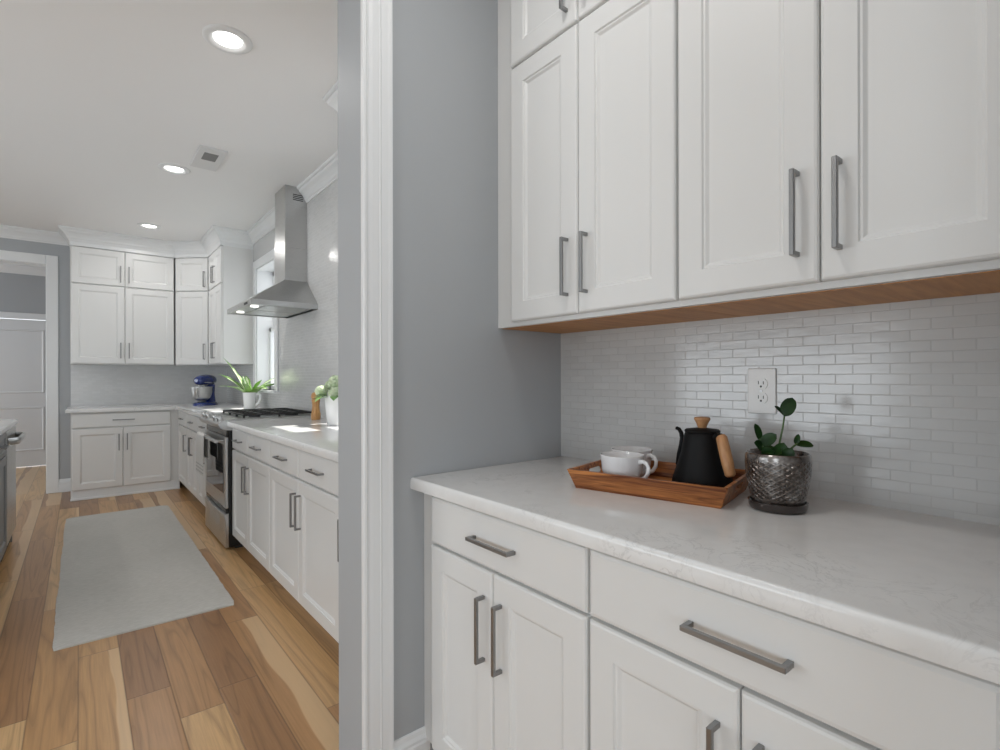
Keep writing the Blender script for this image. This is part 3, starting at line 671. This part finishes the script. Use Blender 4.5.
b = MB(); b.tube([(0.150, 0, 0.279), (0.172, 0, 0.279)], 0.018, 20); b.build('attachment_hub', M['blue'], hd, True, 40)
b = MB(); b.lathe([(0.034, 0.245), (0.032, 0.215), (0.020, 0.21), (0.012, 0.19), (0.001, 0.19)][::-1], (0.075, 0, 0), 24); b.build('beater_shaft', M['chrome'], hd, True, 40)
for s_ in (-1, 1):
    b = MB(); b.tube([(0.0 - 0.03, s_ * 0.064, 0.262), (-0.03, s_ * 0.078, 0.262)], [0.010, 0.008], 14); b.build('speed_lever', M['black'], hd, True, 40)
b = MB(); b.lathe([(0.040, 0.040), (0.046, 0.044), (0.030, 0.052), (0.062, 0.064), (0.088, 0.092), (0.100, 0.130), (0.106, 0.205), (0.109, 0.207), (0.109, 0.210), (0.104, 0.210), (0.097, 0.130), (0.06, 0.075), (0.001, 0.068)], (0.072, 0, 0), 40); bw = b.build('bowl', M['chrome'], t, True, 40)
bw.data.materials[0] = M['steel']
b = MB(); ba = math.radians(12); b.tube([(0.072 + r_ * math.cos(ba), r_ * math.sin(ba), z_) for r_, z_ in ((0.100, 0.19), (0.128, 0.19), (0.140, 0.172), (0.136, 0.135), (0.116, 0.110), (0.090, 0.105))], 0.008, 10, 1.4); b.build('bowl_handle', M['steel'], bw, True, 60)

# ------------------------------------------------------------------ leaves
def strap_leaf(b, base, az, length, width, rise, droop, twist=0.0, fold=0.25, n=10, thick=0.0012):
    # curved blade with a V section; closed thin solid
    base = Vector(base); d = Vector((math.cos(az), math.sin(az), 0)); sd = Vector((-math.sin(az), math.cos(az), 0)); up = Vector((0, 0, 1))
    rs = []; p = base.copy(); ang = rise; st = length / n
    for i in range(n + 1):
        tt = i / n; wdt = width * (0.35 + 0.65 * math.sin(PI * min(1, tt * 1.25 + 0.12) if tt < 0.55 else PI * 0.5 + (tt - 0.55) / 0.45 * PI * 0.5)) if tt < 0.55 else width * max(0.03, math.cos((tt - 0.55) / 0.45 * PI / 2))
        t_ = d * math.cos(ang) + up * math.sin(ang); nrm = (up * math.cos(ang) - d * math.sin(ang))
        q = sd * math.cos(twist * tt) + nrm * math.sin(twist * tt); nn = q.cross(t_) * -1
        L_ = p + q * wdt / 2 + nn * wdt * fold * 0.5; R_ = p - q * wdt / 2 + nn * wdt * fold * 0.5
        rs.append([L_, p.copy(), R_, R_ - nn * thick, p - nn * thick, L_ - nn * thick])
        p = p + t_ * st; ang -= droop / n
    b.rings([[tuple(v) for v in r] for r in rs])

# jug with variegated strap plant
jx, jy = 1.29, 5.46
t = thing('potted_plant', 'variegated strap-leaf plant in a white handled jug behind the range', 'plant', (jx, jy, 0.915))
b = MB(); b.lathe([(0.050, 0), (0.052, 0.004), (0.056, 0.06), (0.061, 0.12), (0.066, 0.165), (0.062, 0.165), (0.057, 0.12), (0.050, 0.02), (0.001, 0.015)], (0, 0, 0), 36); pj = b.build('jug', M['porcelain'], t, True, 50)
hd_ = Vector((0.80, -0.6, 0))
b = MB(); b.tube([tuple(hd_ * r + Vector((0, 0, z))) for r, z in ((0.062, 0.145), (0.085, 0.155), (0.102, 0.140), (0.103, 0.105), (0.088, 0.062), (0.056, 0.040))], 0.008, 10, 1.5); b.build('jug_handle', M['porcelain'], pj, True, 60)
MB().lathe([(0.056, 0.140), (0.001, 0.146)], (0, 0, 0), 24, True, True).build('soil', M['soil'], t)
rnd = random.Random(11)
specs = [(2.45, 0.34, 0.95, 0.7), (2.75, 0.26, 0.75, 0.9), (2.1, 0.30, 1.15, 0.5), (2.6, 0.40, 1.2, 0.35), (3.6, 0.22, 0.8, 0.9), (1.5, 0.25, 1.1, 0.6), (-0.6, 0.24, 0.75, 0.7), (-0.75, 0.30, 0.62, 0.45), (-0.3, 0.20, 0.95, 0.8), (-1.1, 0.22, 0.7, 0.9), (0.3, 0.24, 0.9, 0.8), (-0.9, 0.18, 1.2, 0.6), (4.3, 0.22, 0.9, 0.8), (5.0, 0.24, 0.75, 0.9), (2.3, 0.24, 1.05, 0.8), (2.9, 0.28, 1.0, 0.6), (-0.5, 0.26, 0.9, 0.5), (1.9, 0.2, 1.3, 0.4)]
for i, (az, ln, ri, dr_) in enumerate(specs):
    bb = (0.025 * math.cos(az), 0.025 * math.sin(az), 0.135)
    b = MB(); tw = rnd.uniform(-0.5, 0.5); strap_leaf(b, bb, az, ln * 1.08, 0.056, ri, dr_, tw); lf = b.build('leaf', M['strapleaf'], t, True, 60)
    b = MB(); strap_leaf(b, (bb[0], bb[1], bb[2] + 0.0022), az, ln * 1.05, 0.022 if i % 2 else 0.028, ri, dr_, tw, 0.25)
    b.build('pale_stripe', M['strappale'], lf, True, 60)

# pepper mill
t = thing('pepper_mill', 'turned brown wooden pepper mill beside the white flower pot', 'pepper mill', (1.335, 3.755, 0.915))
MB().lathe([(0.031, 0), (0.033, 0.006), (0.033, 0.045), (0.030, 0.052), (0.027, 0.075), (0.025, 0.10), (0.027, 0.125), (0.0315, 0.143), (0.0315, 0.147), (0.026, 0.150), (0.026, 0.153)], (0, 0, 0), 32).build('body', M['millwood'], t, True, 50)
MB().lathe([(0.025, 0.153), (0.0325, 0.157), (0.033, 0.175), (0.030, 0.188), (0.024, 0.196), (0.012, 0.200), (0.001, 0.200)], (0, 0, 0), 32).build('cap', M['millwood'], t, True, 50)
MB().lathe([(0.007, 0.199), (0.009, 0.204), (0.006, 0.210), (0.001, 0.211)], (0, 0, 0), 20).build('finial', M['nickel'], t, True, 50)

# white pot with pale hydrangeas
fx, fy = 1.287, 3.235
t = thing('flower_pot', 'white pot of pale green hydrangea heads half behind the grey wall end', 'plant', (fx, fy, 0.915))
MB().lathe([(0.058, 0), (0.061, 0.004), (0.074, 0.12), (0.080, 0.185), (0.081, 0.19), (0.076, 0.19), (0.070, 0.12), (0.055, 0.02), (0.001, 0.015)], (0, 0, 0), 40).build('pot', M['porcelain'], t, True, 50)
MB().lathe([(0.072, 0.165), (0.001, 0.172)], (0, 0, 0), 24).build('soil', M['soil'], t)
def hydrangea(c, r, k):
    c = Vector(c); b = MB(); rnd = random.Random(k)
    s = MB(); 
    for i in range(95):
        zf = 1 - 2 * (i + 0.5) / 95
        if zf < -0.55: continue
        a = i * 2.39996; q = Vector((math.sqrt(1 - zf * zf) * math.cos(a), math.sqrt(1 - zf * zf) * math.sin(a), zf)); rr = r * rnd.uniform(0.92, 1.06)
        p = c + q * rr; u = q.orthogonal().normalized(); v = q.cross(u); ro = rnd.uniform(0, 1.5); w_ = r * 0.20
        for m_ in range(4):
            an = ro + m_ * PI / 2; d_ = u * math.cos(an) + v * math.sin(an); e_ = u * -math.sin(an) + v * math.cos(an)
            pts = [p, p + d_ * w_ * 0.6 + e_ * w_ * 0.55 + q * 0.002, p + d_ * w_ * 1.25 + q * 0.001, p + d_ * w_ * 0.6 - e_ * w_ * 0.55 + q * 0.002]
            top = [b.bm.verts.new(x) for x in pts]; bot = [b.bm.verts.new(x - q * 0.001) for x in pts]
            b.bm.faces.new(top); b.bm.faces.new(bot[::-1])
            for j in range(4): b.bm.faces.new((top[j], bot[j], bot[(j + 1) % 4], top[(j + 1) % 4]))
    core = bmesh.ops.create_icosphere(b.bm, subdivisions=2, radius=r * 0.86, matrix=Matrix.Translation(c))
    s.bm.free()
    fl = b.build('flower_head', M['petal'], t)
    st = MB(); st.tube([(c.x * 0.25, c.y * 0.25, 0.165), (c.x * 0.7, c.y * 0.7, 0.165 + (c.z - 0.165) * 0.5), (c.x, c.y, c.z - r * 0.8)], 0.003, 8); st.build('stem', M['stem'], fl, True)
for k, (a, e) in enumerate((((-0.075, 0.075, 0.215), 0.038), ((0.0, 0.02, 0.275), 0.045), ((0.03, -0.05, 0.225), 0.045), ((0.08, 0.05, 0.24), 0.042), ((-0.01, 0.085, 0.25), 0.036), ((-0.03, -0.04, 0.205), 0.038))): hydrangea(a, e, k)
for k, (az, ln, ri, dr_) in enumerate(((2.4, 0.11, 0.5, 1.2), (3.3, 0.12, 0.4, 1.3), (4.2, 0.12, 0.5, 1.3), (5.2, 0.11, 0.5, 1.2), (0.2, 0.11, 0.5, 1.2), (1.3, 0.11, 0.5, 1.3), (2.9, 0.10, 0.8, 1.4))):
    b = MB(); strap_leaf(b, (0.045 * math.cos(az), 0.045 * math.sin(az), 0.172), az, ln, 0.055, ri, dr_, 0.1, 0.15, 9); b.build('leaf', M['midleaf'], t, True, 60)

# ------------------------------------------------------------------ serving tray (local x = long axis)
UX = Vector((0.225, -0.974)).normalized()
TC = (1.2168, 0.7993, 0.915); TR = math.atan2(UX.y, UX.x)
t = thing('serving_tray', 'rectangular acacia wood tray with sloped sides on the pantry counter', 'tray', TC, TR)
hx_, hy_, hz_, fl_, th_ = 0.1885, 0.1245, 0.052, 0.018, 0.009
MB().box((-hx_ + 0.004, -hy_ + 0.004, 0.0), (hx_ - 0.004, hy_ - 0.004, 0.010)).build('base', M['acacia'], t)
for s_ in (-1, 1):   # long sides
    o0, o1 = s_ * hy_, s_ * (hy_ + fl_); i0, i1 = s_ * (hy_ - th_), s_ * (hy_ + fl_ - th_)
    b = MB(); b.rings([[(-hx_, o0, 0), (-hx_ - fl_, o1, hz_), (-hx_ - fl_ + th_, i1, hz_), (-hx_ + th_, i0, 0)], [(hx_, o0, 0), (hx_ + fl_, o1, hz_), (hx_ + fl_ - th_, i1, hz_), (hx_ - th_, i0, 0)]])
    b.build('long_side', M['acacia'], t)
for s_ in (-1, 1):   # short sides with a hand slot
    b = MB(); n = 24
    def SP(y, z, inner):
        f_ = z / hz_; x = s_ * (hx_ + fl_ * f_ - (th_ if inner else 0))
        lim = hy_ + fl_ * f_ - th_ * 0.98
        return (x, max(-lim, min(lim, y)), z)
    sl, sr = 0.042, 0.0095; zc = 0.030
    hole = []; outer = []
    for k in range(n):
        a = 2 * PI * k / n; ca, sa = math.cos(a), math.sin(a)
        hole.append((math.copysign(sl - sr, ca) + sr * ca if abs(ca) > 1e-6 else 0, zc + sr * sa))
        q = max(abs(ca) / 1.0, abs(sa)); outer.append((ca / q * 0.2, hz_ / 2 + sa / q * hz_ / 2))
    rs = [[SP(*p, True) for p in outer], [SP(*p, False) for p in outer], [SP(*p, False) for p in hole], [SP(*p, True) for p in hole], [SP(*p, True) for p in outer]]
    b.rings(rs, True, False, False); bmesh.ops.remove_doubles(b.bm, verts=b.bm.verts, dist=1e-6)
    b.build('short_side', M['acacia'], t)

# mugs
def mug(loc, rz, label, first=[None]):
    if first[0] is None:
        m_ = thing('mug', label, 'cup', loc, rz, 'white cups on the tray')
        MB().lathe([(0.034, 0), (0.036, 0.003), (0.040, 0.006), (0.048, 0.018), (0.0535, 0.038), (0.0585, 0.078), (0.0590, 0.081), (0.0575, 0.082), (0.0555, 0.079), (0.050, 0.038), (0.044, 0.018), (0.030, 0.009), (0.001, 0.008)], (0, 0, 0), 48).build('cup', M['porcelain'], m_, True, 60)
        MB().tube([(0.0545, 0, 0.066), (0.068, 0, 0.0705), (0.080, 0, 0.067), (0.0865, 0, 0.056), (0.085, 0, 0.042), (0.076, 0, 0.029), (0.062, 0, 0.021), (0.049, 0, 0.019)], [0.0050, 0.0042, 0.0040, 0.0040, 0.0040, 0.0040, 0.0044, 0.0052], 12, 1.4).build('handle', M['porcelain'], m_, True, 70)
        first[0] = m_; return m_
    return copy_thing(first[0], loc, rz, label)
ZT = 0.9252
mug((1.1487, 0.8725, ZT), math.radians(-92), 'white porcelain cup at the front of the tray')
mug((1.2607, 0.922, ZT), math.radians(-94), 'white porcelain cup behind the front cup on the tray')

# kettle
kx, ky = 1.2665, 0.7040
t = thing('kettle', 'matte black gooseneck kettle with wooden knob and grip on the tray', 'kettle', (kx, ky, ZT), 0)
MB().lathe([(0.074, 0), (0.076, 0.003), (0.0775, 0.010), (0.0735, 0.030), (0.0625, 0.062), (0.0535, 0.093), (0.0485, 0.122), (0.0455, 0.138), (0.0430, 0.146), (0.040, 0.149), (0.001, 0.149)], (0, 0, 0), 56).build('body', M['matblack'], t, True, 50)
ld = MB().lathe([(0.0430, 0.148), (0.0440, 0.150), (0.0440, 0.153), (0.041, 0.156), (0.012, 0.160), (0.001, 0.160)], (0, 0, 0), 48).build('lid', M['matblack'], t, True, 40)
MB().lathe([(0.0095, 0.158), (0.0110, 0.162), (0.0150, 0.172), (0.0200, 0.181), (0.0205, 0.184), (0.0185, 0.1875), (0.001, 0.1895)], (0, 0, 0), 28).build('lid_knob', M['beech'], ld, True, 40)
fw = Vector((kx, ky, 0)).normalized(); rt = Vector((fw.y, -fw.x, 0))   # headings for the kettle and the little plant
hdv = (rt * 0.66 - fw * 0.75).normalized(); spv = -hdv
spv = (rt * -0.63 + fw * 0.78).normalized()
def RP(v, r, z): return tuple(v * r + Vector((0, 0, z)))
MB().tube([RP(spv, 0.070, 0.028), RP(spv, 0.088, 0.034), RP(spv, 0.098, 0.052), RP(spv, 0.094, 0.078), RP(spv, 0.086, 0.104), RP(spv, 0.083, 0.124), RP(spv, 0.087, 0.138), RP(spv, 0.096, 0.147), RP(spv, 0.106, 0.149)], [0.012, 0.010, 0.0085, 0.0075, 0.0068, 0.0062, 0.0058, 0.0055, 0.0052], 14).build('spout', M['matblack'], t, True, 60)
b = MB(); b.tube([RP(hdv, 0.043, 0.138), RP(hdv, 0.054, 0.146), RP(hdv, 0.064, 0.145), RP(hdv, 0.070, 0.138)], [0.007, 0.007, 0.0075, 0.008], 12)
hb = b.build('handle_bracket', M['matblack'], t, True, 60)
b = MB(); b.tube([RP(hdv, 0.0665, 0.1455), RP(hdv, 0.0685, 0.142), RP(hdv, 0.078, 0.112), RP(hdv, 0.088, 0.082), RP(hdv, 0.097, 0.052), RP(hdv, 0.0985, 0.048)], [0.010, 0.0135, 0.0145, 0.0145, 0.0125, 0.008], 18); b.build('grip', M['beech'], t, True, 50)

# dark glazed pot with a small plant
px_, py_ = 1.240, 0.505
t = thing('potted_plant', 'small green plant in a dark glazed pot and saucer beside the tray', 'plant', (px_, py_, 0.915))
MB().lathe([(0.050, 0.0), (0.058, 0.002), (0.061, 0.010), (0.062, 0.020), (0.058, 0.021), (0.055, 0.012), (0.001, 0.011)], (0, 0, 0), 48).build('saucer', M['glazedark'], t, True, 50)
b = MB(); b.lathe([(0.045, 0.0), (0.052, 0.002), (0.056, 0.012), (0.062, 0.040), (0.067, 0.070), (0.0685, 0.095), (0.0680, 0.112), (0.0665, 0.118), (0.0635, 0.119), (0.0610, 0.114), (0.060, 0.09), (0.05, 0.02), (0.001, 0.015)], (0, 0, 0), 64); po = b.build('pot', M['glaze'], t, True, 60); po.location = (0, 0, 0.0115)
MB().lathe([(0.060, 0.112), (0.03, 0.115), (0.001, 0.116)], (0, 0, 0), 24).build('soil', M['soil'], t)
def V(r_, f_, z_): v = rt * r_ + fw * f_; return Vector((v.x, v.y, z_))
def round_leaf(b, base, direction, normal, length, width, n=10):
    base = Vector(base); d = Vector(direction).normalized(); nr = Vector(normal); nr = (nr - d * nr.dot(d)).normalized(); sd = d.cross(nr); rs = []
    for i in range(n + 1):
        tt = i / n; wd = width * max(0.06, (4 * tt * (1 - tt)) ** 0.55) if i < n else width * 0.04
        p = base + d * length * tt - nr * (0.18 * length * tt * tt)
        rs.append([p + sd * wd / 2 + nr * wd * 0.12, p, p - sd * wd / 2 + nr * wd * 0.12, p - sd * wd / 2 + nr * (wd * 0.12 - 0.0009), p - nr * 0.0009, p + sd * wd / 2 + nr * (wd * 0.12 - 0.0009)])
    b.rings([[tuple(v) for v in r] for r in rs])
def sprig(pts, leaves):
    b = MB(); b.tube([tuple(p) for p in pts], [0.0028, 0.0024, 0.002, 0.0018][:len(pts)] if len(pts) <= 4 else 0.0022, 8); s = b.build('stem', M['stem'], t, True)
    for (base, d, nr, ln, wd) in leaves:
        b = MB(); round_leaf(b, base, d, nr, ln * 1.18, wd * 1.25); b.build('leaf', M['zzleaf'], s, True, 60)
front = -fw
sprig([V(0.0, 0.0, 0.112), V(0.004, 0, 0.150), V(0.011, 0, 0.188), V(0.015, 0, 0.219)],
      [(V(0.014, -0.002, 0.213), V(0.35, 0, 1), front + rt * -0.3, 0.039, 0.025), (V(0.014, 0, 0.215), V(-0.6, -0.1, 0.9), front * 0.4 + rt * 0.8, 0.024, 0.012)])
sprig([V(0.006, 0.0, 0.112), V(0.022, 0, 0.135), V(0.040, 0, 0.152)],
      [(V(0.036, 0, 0.150), V(1, -0.1, 0.10), Vector((0, 0, 1)) + front * 0.7, 0.030, 0.018), (V(0.036, 0.0, 0.150), V(0.3, -0.1, 1), front, 0.020, 0.010)])
sprig([V(-0.016, 0.0, 0.112), V(-0.030, 0, 0.135), V(-0.038, 0, 0.160)],
      [(V(-0.036, 0, 0.155), V(-0.15, 0, 1), front + rt * 0.6, 0.034, 0.014), (V(-0.034, 0, 0.146), V(0.65, -0.3, 0.6), front + Vector((0, 0, 0.4)), 0.034, 0.022), (V(-0.032, 0, 0.140), V(0.3, -0.5, -0.1), front + Vector((0, 0, 1)), 0.030, 0.024), (V(-0.030, 0, 0.135), V(-0.3, -0.5, 0.4), front + Vector((0, 0, 0.8)), 0.028, 0.022), (V(-0.024, 0, 0.125), V(0.5, -0.7, 0.25), front + Vector((0, 0, 0.8)), 0.036, 0.028)])
sprig([V(-0.004, -0.01, 0.112), V(-0.004, -0.014, 0.122), V(-0.002, -0.018, 0.130)],
      [(V(-0.006, -0.016, 0.112), V(0.35, -0.2, 0.9), front + Vector((0, 0, 0.2)), 0.038, 0.026), (V(0.004, -0.018, 0.110), V(0.5, -0.3, 0.75), front + Vector((0, 0, 0.3)), 0.034, 0.024), (V(-0.014, -0.018, 0.112), V(-0.4, -0.3, 0.8), front, 0.030, 0.022)])

# outlet
oy, oz = 0.6265, 1.180
t = thing('wall_outlet', 'white double power outlet on the tiled wall above the dark pot', 'outlet', (tx, oy, oz))
off = (tx, oy, oz)
MB().box((tx - 0.006, oy - 0.0375, oz - 0.062), (tx, oy + 0.0375, oz + 0.062), 0.003, 2).build('plate', M['plastic'], t, False, None, off)
for s_ in (-1, 1):
    c = oz + s_ * 0.0195
    poly = [(oy + 0.0172 * math.cos(a), c + max(-0.0142, min(0.0142, 0.0172 * math.sin(a)))) for a in [2 * PI * k / 32 for k in range(32)]]
    r_ = MB().prism(poly, tx - 0.0082, tx - 0.005, 'x').build('receptacle', M['plastic'], t, False, None, off)
    b = MB(); b.box((tx - 0.0086, oy + 0.0055, c - 0.001), (tx - 0.0080, oy + 0.0075, c + 0.008)).box((tx - 0.0086, oy - 0.0075, c - 0.001), (tx - 0.0080, oy - 0.0055, c + 0.007))
    b.prism([(oy + 0.0028 * math.cos(a), c - 0.007 + 0.0028 * math.sin(a)) for a in [2 * PI * k / 14 for k in range(14)]], tx - 0.0086, tx - 0.0080, 'x')
    b.build('slots', M['dark'], r_, False, None, off)
b = MB(); b.tube([(tx - 0.0072, oy, oz), (tx - 0.005, oy, oz)], 0.0032, 14); b.build('screw', M['nickel'], t, False, None, off)
